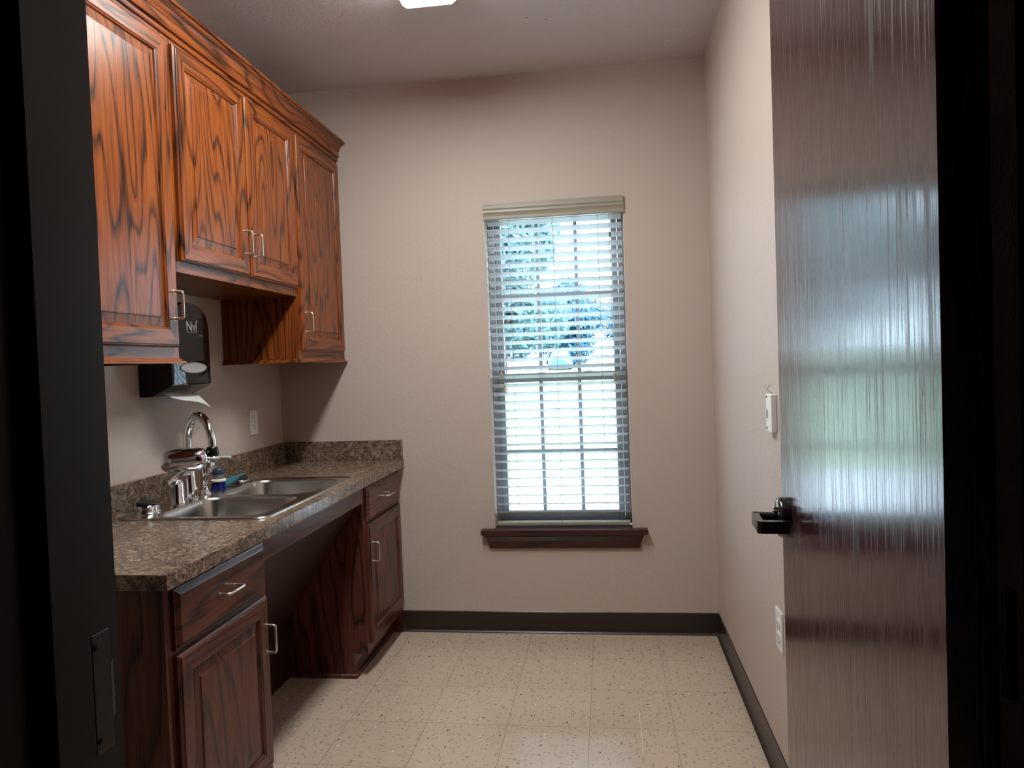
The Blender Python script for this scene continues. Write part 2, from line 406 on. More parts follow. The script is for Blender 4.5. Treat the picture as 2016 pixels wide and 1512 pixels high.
# hollow-metal door frame: C profile jambs with a stop, head across
def jamb(side):
    x = DX0 if side < 0 else DX1; s = 1 if side < 0 else -1
    prof = [(x - s * 0.0495, YF + 0.012), (x, YF + 0.012), (x, YF - 0.049), (x + s * 0.016, YF - 0.049), (x + s * 0.016, YF - 0.098), (x, YF - 0.098), (x, YH - 0.012), (x - s * 0.0495, YH - 0.012)]
    return prof
tf = mb(BLACKM)
for sd_ in (-1, 1):
    pr = jamb(sd_); tf.prism([(p[0], p[1], 0) for p in pr], (0, 0, DZ))
tf.box((DX0 - 0.0495, YH - 0.012, DZ), (DX1 + 0.0495, YF + 0.012, DZ + 0.0495)); tf.box((DX0, YF - 0.098, DZ - 0.016), (DX1, YF - 0.049, DZ))
frame = struct(tf.build('trim_1', org=(DX0, YF, 0)), 'dark metal door frame around the doorway', 'door frame')
# face trim returns (hall side casings)
sp = mb(simple('strike_black', (0.004, 0.004, 0.005), 0.4)); sp.box((DX0, YF - 0.030, 0.945), (DX0 + 0.0018, YF - 0.004, 1.072), 0.0006)
sp.prism([(DX0, YF - 0.004, 0.975), (DX0 + 0.0018, YF - 0.004, 0.975), (DX0 - 0.004, YF + 0.017, 0.982), (DX0 - 0.006, YF + 0.017, 0.982)], (0, 0, 0.06))
spo = sp.build('strike_plate', parent=frame)
sh = mb(BLACKM)
for z in (0.958, 1.058): sh.lathe((DX0 + 0.0018, YF - 0.024, z), [(0.004, 0), (0.004, 0.0008), (0.0015, 0.0012)], 12, (1, 0, 0))
sh.build('strike_screw', parent=spo)

# ------------------------------------------------------------------ door leaf (open, 90 degrees)
h0 = Vector((1.976, YF + 0.004, 0)); h1 = Vector((2.040, -1.90, 0))
e = (h1 - h0).normalized(); nrm = Vector((-e.y, e.x, 0))      # nrm points to -x, towards the room
if nrm.x > 0: nrm = -nrm
door = bpy.data.objects.new('door_1', None); COL.objects.link(door); door.location = h0
struct(door, 'glossy dark wooden door standing open', 'door')
def dp(u, w, z): return h0 + e * u + nrm * w + Vector((0, 0, z))
LW = (h1 - h0).length
lf = mb(DOORW)
lf.loft([[dp(0, 0, 0.008), dp(LW, 0, 0.008), dp(LW, -0.044, 0.008), dp(0, -0.044, 0.008)], [dp(0, 0, 2.13), dp(LW, 0, 2.13), dp(LW, -0.044, 2.13), dp(0, -0.044, 2.13)]])
bmesh.ops.bevel(lf.bm, geom=[ed for ed in lf.bm.edges], offset=0.0015, segments=2, affect='EDGES')
lf.build('door_leaf', parent=door)
# lever set
uc = LW - 0.083; zc = 1.002
lv = mb(BRONZE)
lv.lathe(dp(uc, 0, zc), [(0.0, 0.0001), (0.0415, 0.0), (0.0415, 0.016), (0.039, 0.021), (0.034, 0.0235), (0.012, 0.024)], 40, nrm)
rose = lv.build('lever_rose', parent=door, smooth=40)
lv = mb(BRONZE)
lv.lathe(dp(uc, 0.02, zc), [(0.0135, 0), (0.0135, 0.012), (0.011, 0.014), (0.0115, 0.050)], 24, nrm)
def barloop(u, w, hz, hw, z=zc, du=0, dw=1):
    return [dp(u - hw * du, w - hw * dw, z - hz), dp(u + hw * du, w + hw * dw, z - hz), dp(u + hw * du, w + hw * dw, z + hz), dp(u - hw * du, w - hw * dw, z + hz)]
# grip: from shank towards the hinge, then back to the leaf
zl = zc - 0.002
lv.loft([barloop(uc + 0.014, 0.066, 0.009, 0.006, zl), barloop(uc + 0.004, 0.066, 0.013, 0.007, zl), barloop(uc - 0.030, 0.067, 0.012, 0.006, zl), barloop(uc - 0.080, 0.067, 0.0115, 0.006, zl)])
P = []
for (u, w) in ((uc - 0.074, 0.073), (uc - 0.074, 0.013), (uc - 0.088, 0.013), (uc - 0.088, 0.066), (uc - 0.083, 0.073)): P.append(dp(u, w, zl - 0.0125))
lv.loft([P, [p + Vector((0, 0, 0.0245)) for p in P]])
lvo = lv.build('lever_handle', parent=door, smooth=35)
lv = mb(CHROME); lv.lathe(dp(uc - 0.004, 0.022, zc + 0.019), [(0.0062, 0), (0.0066, 0.004), (0.005, 0.008), (0.001, 0.0095)], 18, nrm)
lv.build('push_button', parent=rose, smooth=40)
lt = mb(NICKEL); lt.loft([[dp(LW, -0.036, zc - 0.028), dp(LW + 0.001, -0.036, zc - 0.028), dp(LW + 0.001, -0.008, zc - 0.028), dp(LW, -0.008, zc - 0.028)], [dp(LW, -0.036, zc + 0.028), dp(LW + 0.001, -0.036, zc + 0.028), dp(LW + 0.001, -0.008, zc + 0.028), dp(LW, -0.008, zc + 0.028)]])
lt.build('latch_plate', parent=door)
for z in (0.25, 1.07, 1.88):
    q = mb(BLACKM); q.tube([dp(-0.007, -0.049, z - 0.05), dp(-0.007, -0.049, z + 0.05)], 0.006, 12); q.build('hinge', parent=door, smooth=40)

# ------------------------------------------------------------------ baseboards
def cove(name, pts, lab):
    """vinyl cove base along a polyline; profile is (offset from wall, z)"""
    b = mb(BASEB)
    prof = [(0.0, 0.0), (0.016, 0.0), (0.0165, 0.002), (0.010, 0.006), (0.0055, 0.014), (0.0038, 0.028), (0.0035, 0.103), (0.0, 0.1065)]
    loops = []
    for (px, py, nx, ny) in pts: loops.append([(px + nx * o, py + ny * o, z) for o, z in prof])
    b.loft(loops)
    return struct(b.build(name, smooth=40), lab, 'baseboard')
cove('baseboard_back', [(0.607, 0, 0, -1), (XR, 0, -1, -1)], 'dark brown vinyl base under the window')
cove('baseboard_right', [(XR, 0, -1, -1), (XR, YF, -1, 0)], 'dark brown vinyl base along the right wall')
cove('baseboard_left', [(0.0, -2.0, 1, 0), (0.0, YF, 1, 0)], 'dark brown vinyl base on the left wall')

# ------------------------------------------------------------------ window unit
def rail(b, x0, x1, y0, y1, z0, z1, bev=0.002): b.box((x0, y0, z0), (x1, y1, z1), bev)
win = bpy.data.objects.new('window_1', None); COL.objects.link(win); win.location = ((WX0 + WX1) / 2, 0.09, WZ0)
struct(win, 'white framed window with small panes behind the blind', 'window')
b = mb(VINYL); FZ0 = 0.525
rail(b, WX0, WX0 + 0.030, 0.075, 0.14, FZ0, WZ1); rail(b, WX1 - 0.030, WX1, 0.075, 0.14, FZ0, WZ1)
rail(b, WX0 + 0.03, WX1 - 0.03, 0.075, 0.14, FZ0, FZ0 + 0.03); rail(b, WX0 + 0.03, WX1 - 0.03, 0.075, 0.14, WZ1 - 0.03, WZ1)
b.build('window_frame', parent=win)
def sash(z0, z1, y0, y1, mz, name):
    b = mb(VINYL); xa, xb = WX0 + 0.031, WX1 - 0.031; w = 0.030
    rail(b, xa, xa + w, y0, y1, z0, z1); rail(b, xb - w, xb, y0, y1, z0, z1)
    rail(b, xa + w, xb - w, y0, y1, z0, z0 + 0.04); rail(b, xa + w, xb - w, y0, y1, z1 - 0.04, z1)
    o = b.build(name, parent=win)
    ym = (y0 + y1) / 2
    m_ = mb(VINYL)
    for x in (1.341, 1.535): m_.box((x - 0.009, ym - 0.006, z0 + 0.04), (x + 0.009, ym + 0.006, z1 - 0.04))
    m_.box((xa + w, ym - 0.0055, mz - 0.009), (xb - w, ym + 0.0055, mz + 0.009))
    m_.build('muntin_grid', parent=o)
    gp = mb(GLASS); gp.box((xa + w, ym - 0.0015, z0 + 0.04), (xb - w, ym + 0.0015, z1 - 0.04)); gp.build('glass_pane', parent=o)
    return o
sash(1.245, WZ1 - 0.031, 0.110, 0.135, 1.683, 'upper_sash')
ls = sash(FZ0 + 0.031, 1.290, 0.080, 0.106, 0.895, 'lower_sash')
for x in (1.345, 1.575):
    q = mb(WHITEP); q.lathe((x, 0.092, 1.290), [(0.022, 0), (0.021, 0.006), (0.012, 0.010), (0.010, 0.013)], 20); q.box((x - 0.03, 0.082, 1.292), (x + 0.03, 0.090, 1.298), 0.002)
    q.build('sash_lock', parent=ls, smooth=40)
# stool and apron
b = mb(OAK_SILL)
b.box((1.028, -0.050, 0.498), (1.843, 0.0, 0.523), 0.003); b.box((WX0, 0.0, 0.498), (WX1, 0.074, 0.523))
b.loft([[(1.046, 0, 0.498), (1.824, 0, 0.498), (1.824, -0.036, 0.498), (1.046, -0.036, 0.498)],
        [(1.048, 0, 0.488), (1.822, 0, 0.488), (1.822, -0.034, 0.488), (1.048, -0.034, 0.488)],
        [(1.056, 0, 0.465), (1.814, 0, 0.465), (1.814, -0.022, 0.465), (1.056, -0.022, 0.465)],
        [(1.064, 0, 0.435), (1.807, 0, 0.435), (1.807, -0.014, 0.435), (1.064, -0.014, 0.435)],
        [(1.066, 0, 0.426), (1.805, 0, 0.426), (1.805, -0.014, 0.426), (1.066, -0.014, 0.426)]])
struct(b.build('trim_2', org=(1.43, 0, 0.426)), 'dark stained wooden window sill with apron', 'window sill')

# ------------------------------------------------------------------ blind
bl = thing('window_blind', 'white horizontal slat blind with ivory valance hanging in the window', 'blind', (1.434, 0.03, 0.528))
b = mb(VALM)
vp = [(-0.0005, 2.131), (-0.0135, 2.131), (-0.0135, 2.122), (-0.0165, 2.119), (-0.0165, 2.104), (-0.013, 2.098), (-0.013, 2.094), (-0.016, 2.092), (-0.017, 2.086), (-0.013, 2.079), (-0.0105, 2.068), (-0.0125, 2.062), (-0.0125, 2.054), (-0.010, 2.050), (-0.0005, 2.050)]
b.prism([(1.0925, y, z) for y, z in vp], (0.683, 0, 0)); b.build('valance', parent=bl)
b = mb(BLIND); b.box((WX0 + 0.006, 0.006, 2.058), (WX1 - 0.006, 0.062, 2.108), 0.002); b.build('headrail', parent=bl)
b = mb(BLIND); SP = 0.0425; ZS = 2.040; TH = math.radians(18.0); NS = 35
for i in range(NS):
    zc_ = ZS - i * SP; a = []
    jit = 0.0006 * math.sin(i * 2.3)
    for k in range(5):
        t = (k - 2) / 4 * 0.050
        y = 0.035 + t * math.cos(TH); z = zc_ + jit - t * math.sin(TH) + 0.0012 * (1 - (t / 0.025) ** 2)
        a.append((y, z))
    top = [(y, z + 0.0013) for y, z in a]; bot = [(y, z - 0.0013) for y, z in reversed(a)]
    b.prism([(WX0 + 0.008, y, z) for y, z in top + bot], (WX1 - WX0 - 0.016, 0, 0))
b.build('slats', parent=bl, smooth=50)
b = mb(VALM); b.box((WX0 + 0.008, 0.012, 0.532), (WX1 - 0.008, 0.060, 0.549), 0.003); b.build('bottom_rail', parent=bl)
for x in (1.213, 1.431, 1.649):
    b = mb(CORD)
    for y in (0.0085, 0.0625): b.tube([(x, y, 2.06), (x + 0.001, y, 1.3), (x, y, 0.545)], 0.0009, 6)
    b.build('ladder_cord', parent=bl)
for x, z in ((1.153, 1.292), (1.166, 1.212), (1.708, 1.252)):
    b = mb(CORD); b.tube([(x - 0.004, 0.004, 2.055), (x, 0.003, z + 0.2), (x, 0.003, z + 0.02)], 0.0010, 6); co = b.build('pull_cord', parent=bl)
    b = mb(TASSEL); b.lathe((x, 0.003, z - 0.012), [(0.0065, 0), (0.0075, 0.003), (0.0045, 0.022), (0.0045, 0.026), (0.0062, 0.028), (0.0062, 0.034), (0.002, 0.037)], 14); b.build('cord_tassel', parent=co, smooth=40)
b = mb(RUBBER); b.box((1.704, 0.0005, 1.935), (1.711, 0.0055, 1.962), 0.0015); b.build('cord_stop', parent=bl)

# ------------------------------------------------------------------ cabinet pieces
def rect_x(x, y0, y1, z0, z1, ins):
    return [(x, y0 + ins, z0 + ins), (x, y1 - ins, z0 + ins), (x, y1 - ins, z1 - ins), (x, y0 + ins, z1 - ins)]
def ringfaces(b, ra, rb, xa_, xb_, y0, y1, z0, z1, mv, mh):
    A = [b.v(p) for p in rect_x(xa_, y0, y1, z0, z1, ra)]; B = [b.v(p) for p in rect_x(xb_, y0, y1, z0, z1, rb)]
    for j in range(4):
        k = (j + 1) % 4
        b.mat(mh if j in (0, 2) else mv)
        b.face([A[j], A[k], B[k], B[j]])
def pull(name, parent, p, vert=True, L=0.083, proj=0.030):
    """wire pull; p = centre on the surface (normal +x)"""
    b = mb(NICKEL); x, y, z = p; h = L / 2; r = 0.009; pts = []
    d = (lambda t, o: (x + o, y, z + t)) if vert else (lambda t, o: (x + o, y + t, z))
    pts.append(d(-h, 0)); pts.append(d(-h, proj - r))
    for i in range(1, 5):
        a = PI / 2 * i / 4; pts.append(d(-h + r - r * math.cos(a), proj - r + r * math.sin(a)))
    for i in range(0, 5):
        a = PI / 2 * i / 4; pts.append(d(h - r + r * math.sin(a), proj - r + r * math.cos(a)))
    pts.append(d(h, 0)); b.tube(pts, 0.0041, 12)
    for t in (-h, h): b.lathe(d(t, 0), [(0.0055, 0), (0.0055, 0.0015)], 12, (1, 0, 0))
    return b.build(name, parent=parent, smooth=50)
def cab_door(parent, x, y0, y1, z0, z1, mv, mh, hy, hz, st=0.058):
    """raised-panel door; x = back plane, 19 mm thick. (hy,hz) centre of the vertical pull"""
    b = MB(); t = 0.019
    X = lambda d: x + t - d
    steps = [(0, t), (0, 0.0075), (0.004, 0.0045), (0.0065, 0.0040), (0.008, 0.0005), (0.010, 0.0), (st - 0.006, 0.0), (st - 0.004, 0.0025), (st, 0.0035), (st + 0.003, 0.009)]
    for (a, da), (c, dc) in zip(steps, steps[1:]): ringfaces(b, a, c, X(da), X(dc), y0, y1, z0, z1, mv, mh)
    b.mat(mv); b.face([b.v(p) for p in rect_x(X(t), y0, y1, z0, z1, 0)])
    bmesh.ops.remove_doubles(b.bm, verts=b.bm.verts, dist=1e-6)
    o = b.build('door', parent=parent)
    b = MB(); ps = [(st + 0.001, 0.0105), (st + 0.003, 0.0088), (st + 0.030, 0.0042), (st + 0.031, 0.0020), (st + 0.034, 0.0012)]
    for (a, da), (c, dc) in zip(ps, ps[1:]): ringfaces(b, a, c, X(da), X(dc), y0, y1, z0, z1, mv, mv)
    b.mat(mv); b.face([b.v(p) for p in rect_x(X(0.0012), y0, y1, z0, z1, st + 0.034)])
    b.face([b.v(p) for p in rect_x(X(0.0105), y0, y1, z0, z1, st + 0.001)])
    bmesh.ops.remove_doubles(b.bm, verts=b.bm.verts, dist=1e-6)
    b.build('raised_panel', parent=o)
    pull('handle', o, (x + t, hy, hz))
    return o
def cab_drawer(parent, x, y0, y1, z0, z1, mv, mh, hl=0.083):
    b = MB(); t = 0.019; X = lambda d: x + t - d
    steps = [(0, t), (0, 0.0095), (0.003, 0.0085), (0.014, 0.0010), (0.0165, 0.0)]
    for (a, da), (c, dc) in zip(steps, steps[1:]): ringfaces(b, a, c, X(da), X(dc), y0, y1, z0, z1, mh, mh)
    b.mat(mh); b.face([b.v(p) for p in rect_x(X(0), y0, y1, z0, z1, 0.0165)]); b.face([b.v(p) for p in rect_x(X(t), y0, y1, z0, z1, 0)])
    bmesh.ops.remove_doubles(b.bm, verts=b.bm.verts, dist=1e-6)
    o = b.build('drawer_front', parent=parent)
    pull('handle', o, (x + t, (y0 + y1) / 2, (z0 + z1) / 2 + 0.004), vert=False, L=hl)
    return o
def framing(b, xf, y0, y1, z0, z1, st_l, st_r, rl_b, rl_t, mv, mh, mids=()):
    """face frame 19 mm thick whose front is xf"""
    xb = xf - 0.019
    b.mat(mv); b.box((xb, y0, z0), (xf, y0 + st_l, z1)); b.box((xb, y1 - st_r, z0), (xf, y1, z1))
    b.mat(mh); b.box((xb, y0 + st_l, z0), (xf, y1 - st_r, z0 + rl_b)); b.box((xb, y0 + st_l, z1 - rl_t), (xf, y1 - st_r, z1))
    for m0, m1 in mids: b.box((xb, y0 + st_l, m0), (xf, y1 - st_r, m1))
def box_shell(b, x1, y0, y1, z0, z1, mv, t=0.016, back=True):
    b.mat(mv)
    b.box((0.001, y0, z0), (x1, y0 + t, z1)); b.box((0.001, y1 - t, z0), (x1, y1, z1))
    b.box((0.001, y0 + t, z0), (x1, y1 - t, z0 + t)); b.box((0.001, y0 + t, z1 - t), (x1, y1 - t, z1))
    if back: b.box((0.001, y0 + t, z0 + t), (0.008, y1 - t, z1 - t))
def light_rail(parent, segs, z=1.397):
    """small ogee moulding under a cabinet; segs = polyline of (x,y,nx,ny)"""
    b = mb(OAK_H); prof = [(-0.012, 0.0), (0.002, 0.0), (0.002, -0.003), (0.006, -0.006), (0.007, -0.010), (0.014, -0.012), (0.016, -0.015), (0.016, -0.018), (-0.012, -0.018)]
    b.loft([[(px + nx * o, py + ny * o, z + dz) for o, dz in prof] for px, py, nx, ny in segs])
    return b.build('bottom_moulding', parent=parent)

UXF = 0.350; UT = 2.470
# near upper cabinet
c = thing('upper_cabinet', 'tall stained oak wall cabinet nearest the doorway beside the towel dispenser', 'cabinet', (0, -1.695, 1.379), 'oak wall cabinets')
b = MB(); box_shell(b, UXF - 0.019, -1.955, -1.435, 1.397, UT, OAK_V); framing(b, UXF, -1.955, -1.435, 1.397, UT, 0.05, 0.045, 0.045, 0.12, OAK_V, OAK_H); b.build('body', parent=c)
cab_door(c, UXF, -1.905, -1.452, 1.428, 2.372, OAK_V, OAK_H, -1.478, 1.556)
light_rail(c, [(UXF, -1.953, 1, 0), (UXF, -1.435, 1, 1), (0.001, -1.435, 0, 1)])
# middle upper cabinet
c = thing('upper_cabinet', 'short double door oak wall cabinet above the open gap over the sink', 'cabinet', (0, -0.99, 1.66), 'oak wall cabinets')
b = MB(); box_shell(b, UXF - 0.019, -1.434, -0.551, 1.665, UT, OAK_V); framing(b, UXF, -1.434, -0.551, 1.665, UT, 0.03, 0.03, 0.045, 0.12, OAK_V, OAK_H)
b.mat(OAK_V).box((UXF - 0.019, -1.01, 1.71), (UXF, -0.95, UT - 0.12)); b.build('body', parent=c)
cab_door(c, UXF, -1.414, -0.982, 1.700, 2.372, OAK_V, OAK_H, -1.020, 1.820)
cab_door(c, UXF, -0.968, -0.556, 1.700, 2.372, OAK_V, OAK_H, -0.944, 1.820)
# far upper cabinet
c = thing('upper_cabinet', 'tall narrow oak wall cabinet touching the window wall', 'cabinet', (0, -0.275, 1.379), 'oak wall cabinets')
b = MB(); box_shell(b, UXF - 0.019, -0.550, -0.001, 1.397, UT, OAK_V); framing(b, UXF, -0.550, -0.001, 1.397, UT, 0.045, 0.04, 0.045, 0.12, OAK_V, OAK_H); b.build('body', parent=c)
cab_door(c, UXF, -0.533, -0.030, 1.430, 2.372, OAK_V, OAK_H, -0.500, 1.556)
light_rail(c, [(0.001, -0.550, 0, -1), (UXF, -0.550, 1, -1), (UXF, -0.001, 1, 0)])
# crown
b = mb(OAK_H)
cp = [(0.0, 2.392), (0.006, 2.392), (0.008, 2.397), (0.008, 2.402), (0.005, 2.404), (0.005, 2.409), (0.014, 2.412), (0.016, 2.419), (0.014, 2.426), (0.014, 2.440), (0.018, 2.443), (0.021, 2.455), (0.028, 2.464), (0.038, 2.469), (0.041, 2.472), (0.041, 2.475), (0.047, 2.477), (0.049, 2.482), (0.047, 2.488), (0.0, 2.488)]
b.loft([[(UXF + o, y, z) for o, z in cp] for y in (-1.955, -0.001)])

cr = b.build('crown_moulding', org=(UXF, -0.978, 2.392), smooth=25)
tag(cr, 'continuous oak crown moulding along the top of the wall cabinets', 'moulding')

# base cabinets
BXF = 0.606
def base_cab(name, label, y0, y1, dy0, dy1, hy, toe_r):
    c = thing(name, label, 'cabinet', (0, (y0 + y1) / 2, 0), 'dark oak base cabinets')
    b = MB(); b.mat(OAK_BV)
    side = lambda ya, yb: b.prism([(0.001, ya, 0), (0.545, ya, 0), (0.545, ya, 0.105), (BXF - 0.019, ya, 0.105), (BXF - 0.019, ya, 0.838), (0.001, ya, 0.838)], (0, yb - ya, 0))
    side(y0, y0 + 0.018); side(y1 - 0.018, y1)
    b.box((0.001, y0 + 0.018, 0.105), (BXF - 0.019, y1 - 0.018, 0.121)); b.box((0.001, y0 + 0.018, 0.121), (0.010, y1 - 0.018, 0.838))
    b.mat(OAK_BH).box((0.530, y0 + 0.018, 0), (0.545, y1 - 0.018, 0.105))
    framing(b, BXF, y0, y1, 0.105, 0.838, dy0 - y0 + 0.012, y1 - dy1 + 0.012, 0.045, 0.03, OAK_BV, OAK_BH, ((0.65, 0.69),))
    b.build('body', parent=c)
    q = mb(OAK_BH); r = 0.014
    qp = [(0, 0), (r, 0), (r, 0.004), (r * 0.85, 0.011), (r * 0.4, 0.017), (0, 0.018)]
    seg = [(0.12, y0, 0, -1), (0.545, y0, 1, -1), (0.545, y1 - 0.02, 1, 0)]
    q.loft([[(px + nx * o, py + ny * o, z) for o, z in qp] for px, py, nx, ny in seg]); q.build('shoe_moulding', parent=c, smooth=40)
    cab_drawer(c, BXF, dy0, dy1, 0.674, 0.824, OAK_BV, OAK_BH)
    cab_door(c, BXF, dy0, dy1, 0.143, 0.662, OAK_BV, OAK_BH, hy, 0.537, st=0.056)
    return c
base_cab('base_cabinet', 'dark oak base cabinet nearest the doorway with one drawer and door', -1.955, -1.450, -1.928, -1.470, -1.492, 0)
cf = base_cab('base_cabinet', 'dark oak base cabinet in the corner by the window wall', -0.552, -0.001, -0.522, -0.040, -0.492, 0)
b = mb(OAK_BV); b.box((0.545, -0.020, 0), (BXF - 0.001, -0.001, 0.104)); b.build('toe_filler', parent=cf)
# apron and knee panel under the sink
kp = thing('sink_apron', 'dark oak apron and sloping panel closing the open knee space', 'panel', (0.3, -1.0, 0))
b = mb(OAK_BH); b.box((BXF - 0.019, -1.449, 0.762), (BXF, -0.553, 0.838)); b.build('apron_rail', parent=kp)
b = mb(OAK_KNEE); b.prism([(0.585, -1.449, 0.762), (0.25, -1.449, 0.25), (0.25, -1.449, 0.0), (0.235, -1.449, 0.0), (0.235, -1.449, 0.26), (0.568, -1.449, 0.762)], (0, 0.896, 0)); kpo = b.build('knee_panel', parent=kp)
b = mb(CHROME); b.lathe((0.355, -1.24, 0.42), [(0.005, 0), (0.004, 0.002), (0.001, 0.003)], 12, (0.84, 0, -0.54)); b.build('panel_screw', parent=kpo)

# ------------------------------------------------------------------ countertop with sink cut-out
def slab_with_holes(b, outer, holes, z0, z1):
    def loop(P, z): return [b.v((p[0], p[1], z)) for p in P]
    for z in (z0, z1):
        es = []; 
        for P in [outer] + holes:
            L = loop(P, z); 
            for i in range(len(L)): es.append(b.bm.edges.new((L[i], L[(i + 1) % len(L)])))
        r = bmesh.ops.triangle_fill(b.bm, use_beauty=True, use_dissolve=False, edges=es)
        for f in r['geom']:
            if isinstance(f, bmesh.types.BMFace): f.material_index = b.cur
    for P in [outer] + holes:
        A = loop(P, z0); B = loop(P, z1)
        for i in range(len(A)):
            k = (i + 1) % len(A); b.face([A[i], A[k], B[k], B[i]])
    bmesh.ops.remove_doubles(b.bm, verts=b.bm.verts, dist=1e-6)
CT, CB = 0.878, 0.840
SX0, SX1, SY0, SY1 = 0.062, 0.592, -1.398, -0.570
ct = thing('countertop', 'brown mottled laminate countertop with backsplash', 'countertop', (0.32, -0.99, CB))
b = mb(LAM); slab_with_holes(b, [(0.001, -1.987), (0.640, -1.987), (0.640, -0.001), (0.001, -0.001)], [[(p[0], p[1]) for p in rrect(SX0 + 0.02, SY0 + 0.02, SX1 - 0.02, SY1 - 0.02, 0.05, 0)]], CB, CT)
b.build('worktop', parent=ct)
b = mb(LAM); b.box((0.001, -1.987, CT), (0.021, -0.001, CT + 0.100), 0.001); b.box((0.0215, -0.021, CT), (0.636, -0.001, CT + 0.100), 0.001); b.build('backsplash', parent=ct)

# ------------------------------------------------------------------ sink
sk = thing('double_sink', 'stainless steel double bowl sink set in the countertop', 'sink', (0.327, -0.984, CT))
b = mb(STEEL); BZ = CT + 0.003
B1 = (0.172, -1.358, 0.545, -1.003); B2 = (0.172, -0.965, 0.545, -0.612)
es = []
lo = rrect(SX0 + 0.010, SY0 + 0.010, SX1 - 0.010, SY1 - 0.010, 0.038, BZ); h1_ = rrect(*B1, 0.075, BZ, 8); h2_ = rrect(*B2, 0.075, BZ, 8)
for P in (lo, h1_, h2_):
    L = [b.v(p) for p in P]
    for i in range(len(L)): es.append(b.bm.edges.new((L[i], L[(i + 1) % len(L)])))
bmesh.ops.triangle_fill(b.bm, use_beauty=True, edges=es)
b.loft([rrect(SX0, SY0, SX1, SY1, 0.045, CT + 0.0004), rrect(SX0 + 0.001, SY0 + 0.001, SX1 - 0.001, SY1 - 0.001, 0.044, CT + 0.003), rrect(SX0 + 0.004, SY0 + 0.004, SX1 - 0.004, SY1 - 0.004, 0.042, CT + 0.006), rrect(SX0 + 0.007, SY0 + 0.007, SX1 - 0.007, SY1 - 0.007, 0.040, CT + 0.0055), lo], cap0=False, cap1=False)
bmesh.ops.remove_doubles(b.bm, verts=b.bm.verts, dist=1e-5)
b.build('rim', parent=sk, smooth=30)
for (x0, y0, x1, y1) in (B1, B2):
    b = mb(STEEL); seq = []
    for ins, dz, r in ((0, 0, 0.075), (0.003, -0.003, 0.073), (0.006, -0.012, 0.071), (0.014, -0.110, 0.066), (0.020, -0.135, 0.062), (0.035, -0.150, 0.050), (0.060, -0.155, 0.040)):
        seq.append(rrect(x0 + ins, y0 + ins, x1 - ins, y1 - ins, r, BZ + dz, 8))
    b.loft(seq, cap0=False, cap1=True)
    bo = b.build('bowl', parent=sk, smooth=60)
    cx_, cy_ = (x0 + x1) / 2, (y0 + y1) / 2
    q = mb(CHROME); q.lathe((cx_, cy_, BZ - 0.1548), [(0.055, 0), (0.055, 0.0015), (0.045, 0.003), (0.040, 0.0005), (0.010, 0.0003)], 28); q.build('drain_ring', parent=bo, smooth=40)

# ------------------------------------------------------------------ faucet
fz = BZ
fc = thing('faucet', 'chrome gooseneck kitchen faucet standing on the sink deck', 'faucet', (0.115, -1.05, fz))
b = mb(CHROME)
b.lathe((0.118, -1.040, fz), [(0.031, 0), (0.031, 0.004), (0.027, 0.008), (0.0255, 0.04), (0.022, 0.085), (0.0205, 0.105), (0.016, 0.112), (0.014, 0.118)], 28); b.build('spout_base', parent=fc, smooth=40)
b = mb(CHROME); A = Vector((0.118, -1.040, 0)); E_ = Vector((0.285, -1.160, 0)); pts = []
d = (E_ - A); rad = d.length / 2; mid = (A + E_) / 2; dn = d.normalized()
pts.append((A.x, A.y, fz + 0.10)); pts.append((A.x, A.y, 1.04)); pts.append((A.x, A.y, 1.08))
for i in range(1, 15):
    a = PI - PI * i / 15 * 1.02; q = mid + dn * rad * math.cos(a); pts.append((q.x, q.y, 1.086 + 0.108 * math.sin(a)))
pts.append((E_.x, E_.y, 1.082))
b.tube(pts, 0.0148, 18); b.build('gooseneck_spout', parent=fc, smooth=60)
b = mb(CHROME)
b.lathe((0.112, -1.118, fz), [(0.033, 0), (0.033, 0.006), (0.0305, 0.010), (0.030, 0.055), (0.0285, 0.070), (0.022, 0.082), (0.008, 0.088)], 28); hb = b.build('handle_base', parent=fc, smooth=40)
b = mb(CHROME)
def lvloop(c, w, t, dr):
    c = Vector(c); sdv = Vector((-dr[1], dr[0], 0)).normalized(); n_ = 10
    return [c + sdv * w * math.cos(2 * PI * j / n_) + Vector((0, 0, 1)) * t * math.sin(2 * PI * j / n_) for j in range(n_)]
dr = (0.75, 0.66)
b.loft([lvloop((0.112 + dr[0] * u, -1.118 + dr[1] * u, fz + z), w, t, dr) for u, z, w, t in ((-0.030, 0.052, 0.014, 0.004), (-0.018, 0.075, 0.024, 0.008), (0.0, 0.092, 0.022, 0.007), (0.03, 0.110, 0.015, 0.005), (0.07, 0.124, 0.011, 0.004), (0.105, 0.134, 0.010, 0.0035), (0.113, 0.136, 0.006, 0.002))])
b.build('lever', parent=fc, smooth=60)
# side sprayer
sy = thing('side_sprayer', 'slim upright chrome sprayer behind the faucet filter', 'sprayer', (0.120, -0.945, fz))
b = mb(CHROME); b.lathe((0.120, -0.945, fz), [(0.025, 0), (0.025, 0.003), (0.017, 0.014), (0.014, 0.022), (0.014, 0.030), (0.017, 0.032)], 24); b.build('sprayer_holder', parent=sy, smooth=40)
b = mb(CHROME); b.lathe((0.120, -0.945, fz + 0.032), [(0.0125, 0), (0.014, 0.006), (0.0125, 0.012), (0.0155, 0.030), (0.0165, 0.055), (0.0145, 0.085), (0.0165, 0.105), (0.010, 0.114)], 24)
b.build('sprayer_head', parent=sy, smooth=40)
